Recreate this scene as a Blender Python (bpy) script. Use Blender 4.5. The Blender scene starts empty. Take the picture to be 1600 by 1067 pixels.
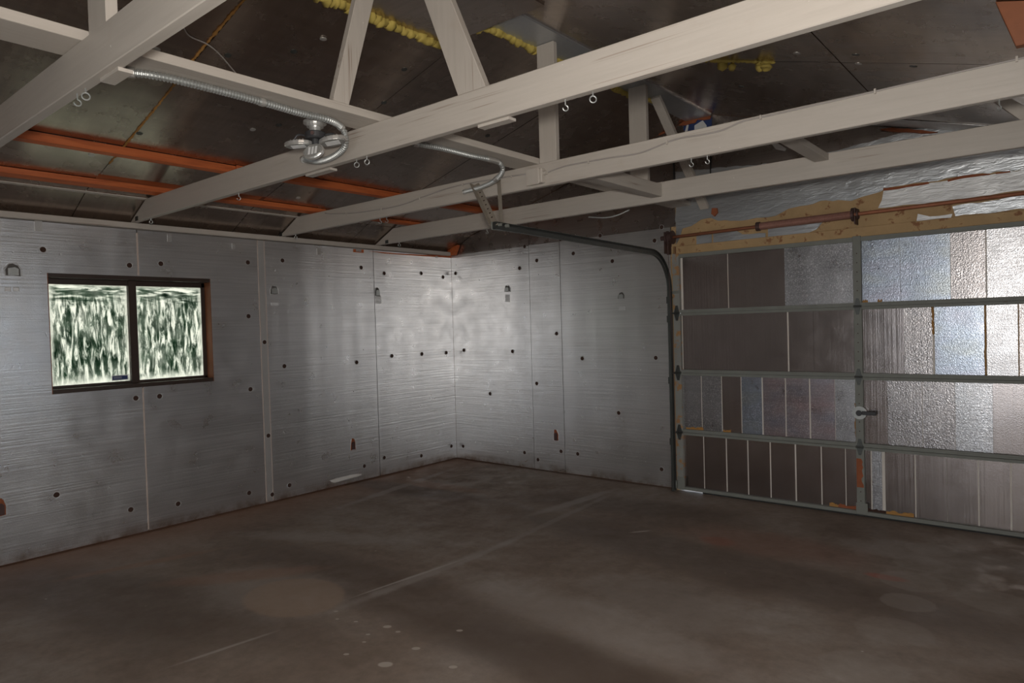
import bpy, bmesh, math, random
from mathutils import Vector, Matrix, noise
random.seed(4)
sc = bpy.context.scene
col = sc.collection
# ---------------------------------------------------------------- camera
CAM = Vector((5.59864, -5.67716, 1.52285))
FWD = Vector((-0.63869065, 0.76915256, -0.02187666))
RGT = Vector((0.76942289, 0.63810618, -0.02844151))
UPV = Vector((0.00791623, 0.03499773, 0.99935604))
FPX = 1066.29
cd = bpy.data.cameras.new('camera'); cam = bpy.data.objects.new('camera', cd); col.objects.link(cam)
cd.sensor_width = 36.0; cd.lens = 36.0 * FPX / 1600.0; cd.clip_start = 0.02
M3 = Matrix((RGT, UPV, -FWD)).transposed()
cam.matrix_world = Matrix.Translation(CAM) @ M3.to_4x4()
sc.camera = cam
# ---------------------------------------------------------------- light
w = bpy.data.worlds.new('sky'); sc.world = w; w.use_nodes = True
bg = w.node_tree.nodes['Background']
bg.inputs[0].default_value = (0.80, 0.90, 1.0, 1); bg.inputs[1].default_value = 3.0
def area_light(name, loc, direction, size, watts, color):
    l = bpy.data.lights.new(name, 'AREA'); l.shape = 'DISK'; l.size = size; l.energy = watts; l.color = color
    o = bpy.data.objects.new(name, l); col.objects.link(o); o.location = loc
    o.rotation_euler = Vector(direction).to_track_quat('-Z', 'Y').to_euler(); return o
# the photographer's flash, mounted on top of the camera (tie beams throw its shadow on the posts behind)
area_light('camera_flash', CAM + UPV * 0.17 + FWD * 0.05, FWD, 0.16, 62.0, (1.0, 0.95, 0.88))
sc.view_settings.view_transform = 'Standard'; sc.view_settings.look = 'None'
sc.view_settings.gamma = 1.0; sc.view_settings.use_curve_mapping = False
sc.view_settings.exposure = 0.12

# ---------------------------------------------------------------- pixel helpers (a pixel gives a direction, a plane gives the distance)
def ray(a, b): return FWD + RGT * ((a - 800) / FPX) - UPV * ((b - 533.5) / FPX)
def hit(a, b, ax, val):
    d = ray(a, b); return CAM + d * ((val - CAM[ax]) / d[ax])
W, YR = 6.14, -7.3             # room: x 0..W, y YR..0
RX, SL, Z0 = 3.07, 0.28, 2.47  # ridge x, roof pitch, ceiling height at the eaves
def roof_z(x): return Z0 + SL * (x if x < RX else 2 * RX - x)
def roofL(a, b):
    d = ray(a, b); return CAM + d * ((Z0 + SL * CAM[0] - CAM[2]) / (d[2] - SL * d[0]))
def roofR(a, b):
    d = ray(a, b); return CAM + d * ((Z0 + SL * (2 * RX - CAM[0]) - CAM[2]) / (d[2] + SL * d[0]))

# ---------------------------------------------------------------- mesh helpers
class MB:
    def __init__(s): s.v = []; s.f = []
    def add(s, vs, fs):
        n = len(s.v); s.v += [tuple(x) for x in vs]; s.f += [tuple(i + n for i in f) for f in fs]; return s
    def box(s, x0, x1, y0, y1, z0, z1):
        x0, x1 = min(x0, x1), max(x0, x1); y0, y1 = min(y0, y1), max(y0, y1); z0, z1 = min(z0, z1), max(z0, z1)
        return s.add([(x0,y0,z0),(x1,y0,z0),(x1,y1,z0),(x0,y1,z0),(x0,y0,z1),(x1,y0,z1),(x1,y1,z1),(x0,y1,z1)],
              [(0,3,2,1),(4,5,6,7),(0,1,5,4),(1,2,6,5),(2,3,7,6),(3,0,4,7)])
    def prism(s, poly, off):
        off = Vector(off); p = [Vector(q) for q in poly]; n = len(p)
        nrm = Vector((0,0,0))
        for i in range(n): nrm += p[i].cross(p[(i+1) % n])
        if nrm.dot(off) < 0: p.reverse()
        vs = p + [q + off for q in p]
        return s.add(vs, [tuple(reversed(range(n))), tuple(range(n, 2*n))] + [(i, (i+1) % n, n + (i+1) % n, n + i) for i in range(n)])
    def board(s, a, b, wdir, w, t):
        """a board whose centre line runs a->b; wdir = direction of its wide face"""
        a, b = Vector(a), Vector(b); d = (b - a).normalized(); wd = Vector(wdir); wd = (wd - d * wd.dot(d)).normalized(); td = d.cross(wd)
        q = [a + wd * (w/2*i) + td * (t/2*j) for i, j in ((-1,-1),(1,-1),(1,1),(-1,1))]
        return s.prism(q, b - a)
    def tube(s, path, r, n=8, rf=None, caps=True):
        P = [Vector(p) for p in path]; m = len(P); rings = []; prev = None
        for i in range(m):
            d = (P[min(i+1, m-1)] - P[max(i-1, 0)]).normalized()
            if prev is None:
                prev = d.cross(Vector((0,0,1)) if abs(d.z) < .9 else Vector((1,0,0))).normalized()
            prev = (prev - d * prev.dot(d)).normalized(); bn = d.cross(prev); rr = rf(i) if rf else r
            rings.append([P[i] + (prev * math.cos(2*math.pi*k/n) + bn * math.sin(2*math.pi*k/n)) * rr for k in range(n)])
        vs = [v for R in rings for v in R]; fs = []
        for i in range(m - 1):
            for k in range(n): fs.append((i*n+k, i*n+(k+1) % n, (i+1)*n+(k+1) % n, (i+1)*n+k))
        if caps: fs += [tuple(reversed(range(n))), tuple(range((m-1)*n, m*n))]
        return s.add(vs, fs)
    def cyl(s, a, b, r, n=16): return s.tube([a, b], r, n)
def spline(pts, n):
    """Catmull-Rom through pts, about n samples evenly spaced"""
    P = [Vector(p) for p in pts]; P = [P[0]*2 - P[1]] + P + [P[-1]*2 - P[-2]]; out = []
    for i in range(1, len(P) - 2):
        for k in range(24):
            t = k / 24; a, b, c, d = P[i-1:i+3]
            out.append(.5*((2*b) + (c-a)*t + (2*a-5*b+4*c-d)*t*t + (3*b-a-3*c+d)*t**3))
    out.append(P[-2]); L = [0]
    for i in range(1, len(out)): L.append(L[-1] + (out[i]-out[i-1]).length)
    res = []; j = 0
    for k in range(n):
        s = L[-1] * k / (n-1)
        while j < len(L) - 2 and L[j+1] < s: j += 1
        f = (s - L[j]) / max(L[j+1]-L[j], 1e-9); res.append(out[j].lerp(out[j+1], min(max(f, 0), 1)))
    return res
def tag(o, label=None, cat=None, group=None, kind=None):
    if label: o['label'] = label
    if cat: o['category'] = cat
    if group: o['group'] = group
    if kind: o['kind'] = kind
    return o
def empty(name, loc, **k):
    o = bpy.data.objects.new(name, None); col.objects.link(o); o.location = loc; o.empty_display_size = .05; return tag(o, **k)
def wloc(o):
    v = Vector(o.location)
    while o.parent: o = o.parent; v += Vector(o.location)
    return v
def obj(name, mb, mat, parent=None, smooth=False, bevel=0, **k):
    """link a mesh built in world coordinates as one object (origin at its base, or at its parent's frame)"""
    V = [Vector(v) for v in mb.v]
    lo = Vector([min(v[i] for v in V) for i in range(3)]); hi = Vector([max(v[i] for v in V) for i in range(3)])
    org = Vector(((lo.x+hi.x)/2, (lo.y+hi.y)/2, lo.z))
    me = bpy.data.meshes.new(name); me.from_pydata([tuple(v - org) for v in V], [], mb.f); me.update()
    if bevel:
        bm = bmesh.new(); bm.from_mesh(me)
        bmesh.ops.bevel(bm, geom=[e for e in bm.edges if len(e.link_faces) == 2 and e.calc_face_angle(0) > .6], offset=bevel, segments=1, affect='EDGES'); bm.to_mesh(me); bm.free()
    if smooth: me.polygons.foreach_set('use_smooth', [True]*len(me.polygons))
    me.materials.append(mat); o = bpy.data.objects.new(name, me); col.objects.link(o)
    if parent: o.parent = parent; o.location = org - wloc(parent)
    else: o.location = org
    return tag(o, **k)
def copy_at(src, loc, parent=None, rot=None):
    o = src.copy(); col.objects.link(o); o.parent = parent
    o.location = Vector(loc) - (wloc(parent) if parent else Vector((0,0,0)))
    if rot is not None: o.rotation_euler = rot
    return o

# ---------------------------------------------------------------- materials
class NT:
    def __init__(s, name):
        s.m = bpy.data.materials.new(name); s.m.use_nodes = True; s.t = s.m.node_tree; s.n = s.t.nodes; s.l = s.t.links
        s.b = s.n['Principled BSDF']; s.pos = s.n.new('ShaderNodeNewGeometry').outputs['Position']
    def lk(s, a, b):
        if isinstance(a, (int, float)): b.default_value = a
        elif isinstance(a, tuple): b.default_value = a if len(a) == 4 or b.type == 'VECTOR' else a + (1,)
        else: s.l.new(a, b)
    def mapping(s, scale=(1,1,1), loc=(0,0,0), rot=(0,0,0), src=None):
        n = s.n.new('ShaderNodeMapping'); s.l.new(src or s.pos, n.inputs[0]); n.inputs['Scale'].default_value = scale
        n.inputs['Location'].default_value = loc; n.inputs['Rotation'].default_value = rot; return n.outputs[0]
    def noise(s, scale, detail=3, rough=.55, vec=None, dist=0):
        n = s.n.new('ShaderNodeTexNoise'); s.l.new(vec or s.pos, n.inputs['Vector']); n.inputs['Scale'].default_value = scale
        n.inputs['Detail'].default_value = detail; n.inputs['Roughness'].default_value = rough; n.inputs['Distortion'].default_value = dist; return n.outputs['Fac']
    def voro(s, scale, vec=None):
        n = s.n.new('ShaderNodeTexVoronoi'); s.l.new(vec or s.pos, n.inputs['Vector']); n.inputs['Scale'].default_value = scale; return n.outputs['Distance']
    def ramp(s, fac, stops):
        n = s.n.new('ShaderNodeValToRGB'); s.l.new(fac, n.inputs[0]); e = n.color_ramp.elements
        while len(e) < len(stops): e.new(.5)
        for i, (p, c) in enumerate(stops): e[i].position = p; e[i].color = (c if isinstance(c, tuple) else (c,)*3) + (1,)
        return n.outputs[0]
    def mix(s, fac, a, b, mode='MIX'):
        n = s.n.new('ShaderNodeMixRGB'); n.blend_type = mode; s.lk(fac, n.inputs[0]); s.lk(a, n.inputs[1]); s.lk(b, n.inputs[2]); return n.outputs[0]
    def math(s, op, a, b=0.0, c=None, clamp=False):
        n = s.n.new('ShaderNodeMath'); n.operation = op; n.use_clamp = clamp; s.lk(a, n.inputs[0]); s.lk(b, n.inputs[1])
        if c is not None: s.lk(c, n.inputs[2])
        return n.outputs[0]
    def sep(s, v=None):
        n = s.n.new('ShaderNodeSeparateXYZ'); s.l.new(v or s.pos, n.inputs[0]); return n.outputs
    def bump(s, h, strength=.3, dist=.01, nrm=None):
        n = s.n.new('ShaderNodeBump'); s.l.new(h, n.inputs['Height']); n.inputs['Strength'].default_value = strength; n.inputs['Distance'].default_value = dist
        if nrm: s.l.new(nrm, n.inputs['Normal'])
        return n.outputs[0]
    def ellipse(s, cx, cy, rx, ry, rot=0, soft=.4, wob=.25, nz=None):
        """mask of a floor mark: 1 inside"""
        v = s.mapping(loc=(-cx, -cy, 0)); v = s.mapping(rot=(0, 0, -rot), src=v); v = s.mapping(scale=(1/rx, 1/ry, 0), src=v)
        n = s.n.new('ShaderNodeVectorMath'); n.operation = 'LENGTH'; s.l.new(v, n.inputs[0]); d = n.outputs['Value']
        if nz is not None: d = s.math('ADD', d, s.math('MULTIPLY', s.math('SUBTRACT', nz, .5), wob * 2))
        r = s.n.new('ShaderNodeMapRange'); r.interpolation_type = 'SMOOTHSTEP'; s.l.new(d, r.inputs[0])
        r.inputs[1].default_value = 1 + soft/2; r.inputs[2].default_value = 1 - soft/2; return r.outputs[0]
    def out(s, color=None, rough=None, metal=None, normal=None, spec=None):
        for k, v in (('Base Color', color), ('Roughness', rough), ('Metallic', metal), ('Normal', normal), ('Specular IOR Level', spec)):
            if v is not None: s.lk(v, s.b.inputs[k])
        return s.m
def foil(name, base=(.56,.56,.56), rough=.34, metal=.85, lines=.10, grain=.12, dents=.25, wave=.3, gs=150.0, tint=None, wrinkle=0, vert=False, speck=0.0, foot=False, streak=None, soil=0.0):
    t = NT(name)
    big = t.noise(.9, 3); c = t.mix(t.ramp(big, [(.3, 0.0), (.7, 1.0)]), tuple(x*.86 for x in base), tuple(min(x*1.1, 1) for x in base))
    dirt = t.ramp(t.noise(5, 6, .7), [(.62, 0.0), (.8, 1.0)]); c = t.mix(t.math('MULTIPLY', dirt, soil), c, (.22, .19, .17))
    if tint:
        hue = t.noise(3.2, 2, vec=t.mapping(scale=(1, 1, 1.6)))
        c = t.mix(.75, c, t.ramp(hue, [(.32, tint[0]), (.5, tint[1]), (.68, tint[2])]), 'MULTIPLY')
    if streak: c = t.mix(.3, c, t.ramp(t.noise(4, 5, .6, vec=t.mapping(scale=streak)), [(.3, .45), (.7, 1.0)]), 'MULTIPLY')
    ln = t.noise(1, 3, vec=t.mapping(scale=(1.2, 1.2, 70) if not vert else (70, 70, 1.0)))
    c = t.mix(.12 if vert else .3, c, t.ramp(ln, [(.35, .62), (.6, 1.0)]), 'MULTIPLY')
    if speck:                                             # sparkle of the film, its glints painted into the base colour as flecks
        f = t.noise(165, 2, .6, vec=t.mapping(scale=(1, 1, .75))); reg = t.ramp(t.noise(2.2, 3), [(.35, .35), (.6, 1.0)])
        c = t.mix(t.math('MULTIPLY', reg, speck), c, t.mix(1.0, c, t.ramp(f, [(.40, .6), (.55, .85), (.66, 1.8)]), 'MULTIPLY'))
    if foot:
        z = t.sep()[2]; k = t.math('MULTIPLY', t.math('SUBTRACT', .10, z), 11.0, clamp=True)
        c = t.mix(t.math('MULTIPLY', k, t.ramp(t.noise(6, 5, .65), [(.42, 0.0), (.62, .8)])), c, (.27, .18, .115))
    n1 = t.bump(ln, lines, .006)
    n2 = t.bump(t.noise(gs, 2), grain, .004, n1)
    d = t.ramp(t.noise(19, 3, .5), [(.69, 0.0), (.78, 1.0)]); n3 = t.bump(d, dents, -.006, n2) if dents >= .1 else n2
    n4 = t.bump(t.noise(1.7, 2, vec=t.mapping(scale=(1, 1, .07))), wave, .06, n3)
    if wrinkle: n4 = t.bump(t.noise(1, 4, .6, vec=t.mapping(scale=(9, 9, 34), rot=(0, .25, 0)), dist=.8), wrinkle, .02, n4)
    return t.out(c, t.ramp(t.noise(7, 4), [(.3, rough*.85), (.7, min(rough*1.2, 1))]), metal, n4)
M = {}
M['foil'] = foil('foil_insulation', (.69, .69, .70), .31, .90, soil=.10, lines=.25, dents=.2, wave=.18, foot=True)
M['foil_back'] = foil('foil_insulation_smooth', (.68, .67, .665), .31, .90, soil=.08, lines=.18, dents=.12, wave=.18, foot=True)
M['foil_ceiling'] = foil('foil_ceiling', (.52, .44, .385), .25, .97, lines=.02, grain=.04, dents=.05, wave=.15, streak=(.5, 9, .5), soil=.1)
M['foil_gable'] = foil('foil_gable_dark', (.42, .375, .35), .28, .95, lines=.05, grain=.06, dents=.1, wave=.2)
M['foil_wrinkled'] = foil('foil_wrinkled', (.54, .56, .58), .36, .75, lines=.05, grain=.1, dents=.3, wave=.3, wrinkle=.3)
M['foil_white'] = foil('foil_white_wrinkled', (.72, .72, .72), .45, .35, lines=.05, grain=.1, dents=.4, wave=.3, wrinkle=.35)
M['door_dark'] = foil('door_foil_dark', (.43, .375, .355), .21, .96, lines=.12, grain=.12, dents=.03, wave=.12, vert=True)
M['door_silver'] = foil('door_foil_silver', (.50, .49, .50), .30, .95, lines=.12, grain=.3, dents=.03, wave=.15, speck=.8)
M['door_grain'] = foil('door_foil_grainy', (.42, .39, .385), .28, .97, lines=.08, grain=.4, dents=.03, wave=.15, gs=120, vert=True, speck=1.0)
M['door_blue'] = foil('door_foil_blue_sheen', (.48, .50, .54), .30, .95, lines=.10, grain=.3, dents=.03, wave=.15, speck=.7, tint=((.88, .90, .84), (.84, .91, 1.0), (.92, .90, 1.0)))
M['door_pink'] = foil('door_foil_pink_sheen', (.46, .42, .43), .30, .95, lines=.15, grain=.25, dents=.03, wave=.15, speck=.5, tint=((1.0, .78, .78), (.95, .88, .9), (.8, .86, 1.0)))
def plain(name, c, rough=.6, metal=0.0, var=.15, ns=8.0, spot=None, spot_at=.62, bump=.1, streak=None):
    t = NT(name); v = t.mapping(scale=streak) if streak else None
    k = t.noise(ns, 5, .6, vec=v); cc = t.mix(k, tuple(x*(1-var) for x in c), tuple(min(x*(1+var), 1) for x in c))
    if spot: cc = t.mix(t.ramp(t.noise(14, 5, .65), [(spot_at, 0.0), (spot_at+.07, 1.0)]), cc, spot)
    return t.out(cc, rough, metal, t.bump(t.noise(ns*8, 3, vec=v), bump, .004))
def painted(name, streak):
    t = NT(name); g = t.noise(6, 6, .65, vec=t.mapping(scale=streak)); c = t.mix(g, (.40, .36, .32), (.51, .465, .415))
    c = t.mix(t.math('MULTIPLY', t.ramp(t.noise(2.3, 5, .7), [(.60, 0.0), (.75, 1.0)]), .35), c, (.36, .27, .20))
    c = t.mix(t.ramp(t.noise(38, 4, .6), [(.73, 0.0), (.77, 1.0)]), c, (.72, .69, .64))
    ck = t.ramp(t.noise(1, 2, .4, vec=t.mapping(scale=tuple(x*4.5 if x > 1 else .3 for x in streak))), [(.485, 0.0), (.5, 1.0), (.515, 0.0)]); gate = t.ramp(t.noise(1.7, 2), [(.56, 0.0), (.64, .7)])
    c = t.mix(t.math('MULTIPLY', ck, gate), c, (.22, .15, .11))
    return t.out(c, .5, 0, t.bump(g, .25, .003))
M['white_x'] = painted('white_paint_along_x', (.5, 8, 8)); M['white_y'] = painted('white_paint_along_y', (8, .5, 8)); M['white_z'] = painted('white_paint_upright', (8, 8, .5))
def rawwood(name, streak):
    t = NT(name); g = t.noise(5, 6, .6, vec=t.mapping(scale=streak), dist=.6)
    c = t.ramp(g, [(.25, (.30, .065, .018)), (.5, (.47, .115, .032)), (.75, (.56, .16, .05))])
    return t.out(c, .5, 0, t.bump(g, .2, .003))
M['raw_y'] = rawwood('orange_fir_along_y', (9, .6, 9)); M['raw_z'] = rawwood('orange_fir_upright', (9, 9, .6))
M['sheath'] = plain('brown_sheathing', (.16, .07, .035), .8)
M['tape'] = plain('foil_tape', (.50, .49, .48), .4, .6, .1)
M['tape_edge'] = plain('pinkish_tape_edge', (.50, .41, .36), .6)
M['hole'] = plain('dark_hole', (.045, .02, .013), .9)
M['recess'] = plain('grey_box_recess', (.10, .092, .085), .8, 0, .3, 30)
M['rust'] = plain('rust', (.26, .075, .028), .8, 0, .35, 20)
M['rust_shaft'] = plain('rusty_shaft', (.36, .14, .075), .65, .3, .3, 15)
M['spring'] = plain('rusty_pink_spring', (.36, .19, .15), .55, .4, .2, 15)
M['rust_dark'] = plain('dark_rusty_iron', (.10, .06, .055), .6, .5, .3, 20)
M['tan'] = plain('tan_peeled_board', (.42, .28, .14), .8, 0, .3, 7, (.24, .11, .05), .57, .3)
M['foam'] = plain('yellow_foam', (.47, .36, .085), .8, 0, .4, 12)
M['foam_cream'] = plain('cream_foam_edge', (.62, .57, .52), .8)
M['foam_orange'] = plain('amber_glue', (.36, .18, .045), .7, 0, .3, 20)
M['steel'] = plain('grey_green_steel', (.19, .195, .175), .7, .05, .18, 9, (.17, .12, .08), .70)
M['steel_dark'] = plain('dark_track_steel', (.10, .105, .10), .42, .7, .2, 9)
M['galv'] = plain('galvanised_steel', (.42, .43, .42), .45, .7, .25, 30)
M['jamb'] = plain('blue_grey_jamb_with_rust', (.26, .26, .24), .6, .1, .25, 6, (.36, .19, .08), .54)
M['punched'] = plain('weathered_punched_angle', (.34, .30, .25), .55, .4, .3, 20, (.2, .1, .06), .64)
M['black'] = plain('black_plastic', (.035, .035, .038), .5)
M['frame'] = plain('dark_brown_window_frame', (.035, .02, .014), .45, 0, .3)
M['reveal'] = plain('red_brown_window_reveal', (.20, .065, .025), .6, 0, .3, 12)
M['cable'] = plain('grey_cable', (.34, .31, .29), .6)
M['blue'] = plain('blue_print', (.03, .05, .15), .4); M['print_white'] = plain('white_print', (.62, .62, .62), .5)
M['lens'] = plain('lamp_lens', (.42, .42, .40), .25, .5, .25, 60)
M['alu'] = plain('pale_aluminium', (.62, .61, .59), .35, .7)
M['rubber'] = plain('black_rubber', (.02, .02, .02), .8)
M['ground'] = plain('pale_drive', (.55, .52, .48), .9)
M['plaster'] = plain('wall_backing', (.30, .27, .24), .8)
M['scuff'] = plain('white_scuff', (.62, .60, .57), .8)

# floor: bare concrete with its stains and broad dark bands, given as floor positions
def floor_material():
    t = NT('stained_concrete'); n1 = t.noise(1.1, 6, .6); n2 = t.noise(4.5, 6, .65); xs = t.sep()
    c = t.ramp(n1, [(.30, (.150, .108, .082)), (.5, (.215, .165, .132)), (.72, (.285, .240, .210))])
    c = t.mix(t.math('MULTIPLY', t.ramp(n2, [(.45, 0.0), (.75, 1.0)]), .45), c, (.15, .112, .088))
    fine = t.noise(17, 7, .7); c = t.mix(.5, c, t.ramp(fine, [(.3, .72), (.55, 1.1), (.75, 1.35)]), 'MULTIPLY')
    # rust-coloured dirt washed along the left wall
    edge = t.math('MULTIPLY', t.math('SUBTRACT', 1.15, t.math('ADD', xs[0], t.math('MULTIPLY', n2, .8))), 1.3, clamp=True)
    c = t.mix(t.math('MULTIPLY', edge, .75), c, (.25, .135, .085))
    def P(u, v): p = hit(u, v, 2, 0); return p.x, p.y
    def st(u, v, rx, ry, rot, colr, amt, soft=.5, wob=.3, nz=None):
        nonlocal c
        x, y = P(u, v); c = t.mix(t.math('MULTIPLY', t.ellipse(x, y, rx, ry, rot, soft, wob, nz or n2), amt), c, colr)
    dark = (.088, .062, .048)  # broad soft darker bands and patches across the floor
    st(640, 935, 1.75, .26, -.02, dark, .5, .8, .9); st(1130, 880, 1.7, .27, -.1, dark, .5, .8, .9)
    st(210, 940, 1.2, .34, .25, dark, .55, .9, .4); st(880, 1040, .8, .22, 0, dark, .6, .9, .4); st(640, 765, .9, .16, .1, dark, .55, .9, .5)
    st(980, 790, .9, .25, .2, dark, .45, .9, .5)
    gry = (.33, .29, .265)
    st(520, 840, .7, .12, .5, gry, .5, .9, .6); st(900, 960, .9, .2, -.1, gry, .4, .9, .6); st(420, 920, .5, .3, .1, gry, .35, .8, .5)
    st(1040, 940, .5, .3, 0, gry, .3, .9, .6); st(1480, 870, .6, .2, .1, gry, .4, .8, .6)
    def line(u0, v0, u1, v1, w, colr, amt):
        nonlocal c
        a, b = hit(u0, v0, 2, 0), hit(u1, v1, 2, 0); m = (a+b)/2
        c = t.mix(t.math('MULTIPLY', t.ellipse(m.x, m.y, (b-a).length/2, w, math.atan2(b.y-a.y, b.x-a.x), .9, .5, n2), amt), c, colr)
    line(545, 945, 800, 845, .045, gry, .55); line(560, 930, 720, 875, .012, (.4, .36, .33), .7); line(700, 890, 960, 770, .03, gry, .35); line(540, 790, 700, 735, .05, gry, .6)
    line(270, 1040, 420, 990, .012, (.36, .32, .29), .6); line(985, 832, 1015, 829, .012, (.45, .4, .36), .8); line(830, 805, 960, 765, .05, gry, .6); line(100, 905, 330, 860, .05, (.26, .15, .10), .6)
    st(1200, 850, .6, .25, 0, (.27, .12, .08), .35, .9, .7); st(1385, 902, .1, .04, 0, (.36, .08, .045), .6, .7, .6); st(1120, 845, .12, .08, 0, (.3, .1, .06), .45, .8, .6)
    st(380, 900, .45, .1, .9, (.27, .15, .10), .5, .8, .5); st(690, 760, .5, .1, .1, (.25, .14, .09), .5, .8, .5)
    st(460, 932, .32, .26, 0, (.30, .215, .16), .7, .15, .10, n2)
    for (u, v, r, a) in ((1455, 858, .15, .25), (1440, 881, .16, .2), (1425, 908, .17, .25), (1417, 941, .13, .3), (1395, 985, .17, .16), (1350, 1045, .18, .2), (1555, 940, .18, .25), (1510, 900, .16, .2)):
        st(u, v, r, r*.92, 0, (.36, .315, .28), a, .15, .22, n2); st(u, v, r*.86, r*.78, 0, (.22, .178, .15), a*.7, .5, .3, n2)
    for (u, v, r) in ((605, 979, .022), (602, 1038, .034), (650, 1013, .02), (718, 985, .017), (708, 1042, .02), (556, 971, .012), (575, 991, .012), (541, 1022, .014), (569, 1003, .011), (622, 987, .013), (525, 955, .012), (527, 967, .01)):
        st(u, v, r, r*.7, .6, (.42, .36, .31), .9, .3, .2)
    sp = t.ramp(t.voro(5.5), [(.03, 1.0), (.045, 0.0)]); gate = t.ramp(t.noise(2.0, 2), [(.5, 0.0), (.6, 1.0)])
    c = t.mix(t.math('MULTIPLY', sp, gate), c, (.38, .33, .29))
    return t.out(c, t.ramp(n2, [(.3, .42), (.7, .7)]), 0, t.bump(t.noise(60, 5), .12, .004), .35)
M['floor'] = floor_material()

# window paint: dark green brushed over the white-frosted glass, lit from outside
def pane_material(name, y0, y1, z0, z1, sx):
    t = NT(name); xs = t.sep()
    v = t.mapping(scale=(1, 36, 6.5), loc=(0, sx, 0)); a = t.noise(1, 9, .74, vec=v, dist=.8)
    h = t.noise(1, 5, .6, vec=t.mapping(scale=(1, 6, 34), loc=(0, sx, 2)), dist=.6)
    ey = t.math('MINIMUM', t.math('SUBTRACT', xs[1], y0), t.math('SUBTRACT', y1, xs[1]))
    top = t.math('SUBTRACT', z1, xs[2]); bot = t.math('SUBTRACT', xs[2], z0)
    e = t.math('MINIMUM', t.math('MULTIPLY', ey, 1.6), t.math('MINIMUM', t.math('MULTIPLY', top, 1.8), t.math('MULTIPLY', bot, .8)))
    e = t.math('ADD', e, t.math('MULTIPLY', t.math('SUBTRACT', t.noise(20, 4), .5), .07))
    em = t.math('MULTIPLY', e, 18.0, clamp=True)                       # 0 at the unpainted rim
    hm = t.math('MULTIPLY', t.math('SUBTRACT', .17, top), 8.0, clamp=True)     # strokes turn level along the top
    k = t.mix(hm, a, h)
    pat = t.ramp(k, [(.43, 1.0), (.49, .82), (.53, .38), (.58, .03)])
    big = t.ramp(t.noise(7, 3), [(.3, .65), (.6, 1.0)])
    cov = t.math('MULTIPLY', t.math('MULTIPLY', pat, big), em)
    colr = t.mix(cov, (.96, .93, .82), t.mix(t.noise(9, 2), (.010, .030, .018), (.06, .15, .08)))
    tr = t.n.new('ShaderNodeBsdfTranslucent'); t.lk(colr, tr.inputs[0])
    t.out(colr, .3); mx = t.n.new('ShaderNodeMixShader'); mx.inputs[0].default_value = .75
    t.l.new(t.b.outputs[0], mx.inputs[1]); t.l.new(tr.outputs[0], mx.inputs[2]); t.l.new(mx.outputs[0], t.n['Material Output'].inputs[0]); return t.m
def glass_material():
    t = NT('clear_glass'); t.out((1, 1, 1), .02); t.b.inputs['Transmission Weight'].default_value = 1; t.b.inputs['IOR'].default_value = 1.05; return t.m
M['glass'] = glass_material()

# ================================================================ STRUCTURE
S = 'structure'
obj('ground', MB().box(-14, 20, -20, 14, -.3, -.165), M['ground'], kind=S, label='pale drive outside the garage')
obj('driveway', MB().box(2.8-.3, 6.3, .052, 4.0, -.16, -.006), M['ground'], kind=S, label='pale concrete apron outside the overhead door')
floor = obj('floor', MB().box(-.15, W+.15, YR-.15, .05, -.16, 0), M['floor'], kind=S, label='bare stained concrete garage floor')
WY0, WY1, WZ0, WZ1 = -4.05, -2.872, 1.135, 1.995   # window opening in the left wall
H = 2.40
wl = MB()
for a in ((YR-.15, WY0, -.02, 2.46), (WY1, .15, -.02, 2.46), (WY0, WY1, -.02, WZ0), (WY0, WY1, WZ1, 2.46)): wl.box(-.15, -.03, *a)
wall_l = obj('wall_left', wl, M['sheath'], kind=S, label='side wall lined with silver foil insulation boards around the painted window')
def panel(par, rects, mat, axis, a, b):
    m = MB()
    for (p, q, z0, z1) in rects:
        if axis == 0: m.box(a, b, p, q, z0, z1)
        else: m.box(p, q, a, b, z0, z1)
    return obj('foil_panel', m, mat, par)
G = .003
PT = 2.352
panel(wall_l, [(YR, -4.62-G, .012, PT)], M['foil'], 0, -.03, 0)
panel(wall_l, [(-4.62+G, WY0, .012, PT), (WY0, -3.44-G, .012, WZ0), (WY0, -3.44-G, WZ1, PT)], M['foil'], 0, -.03, 0)
panel(wall_l, [(-3.44+G, WY1, .012, WZ0), (-3.44+G, WY1, WZ1, PT), (WY1, -2.40-G, .012, PT)], M['foil'], 0, -.03, 0)
panel(wall_l, [(-2.40+G, -1.14-G, .012, PT)], M['foil'], 0, -.03, 0)
panel(wall_l, [(-1.14+G, -.002, .012, PT)], M['foil'], 0, -.03, 0)
obj('foil_tape', MB().box(0, .003, -2.432, -2.372, .02, PT), M['tape'], wall_l)
for y in (-2.437, -2.372): obj('tape_edge', MB().box(0, .004, y, y+.007, .02, PT), M['tape_edge'], wall_l)
obj('tape_edge', MB().box(0, .003, -3.446, -3.436, .02, 1.13), M['tape_edge'], wall_l)
obj('tape_edge', MB().box(0, .003, -3.446, -3.434, 2.0, 2.33), M['tape_edge'], wall_l)
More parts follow.
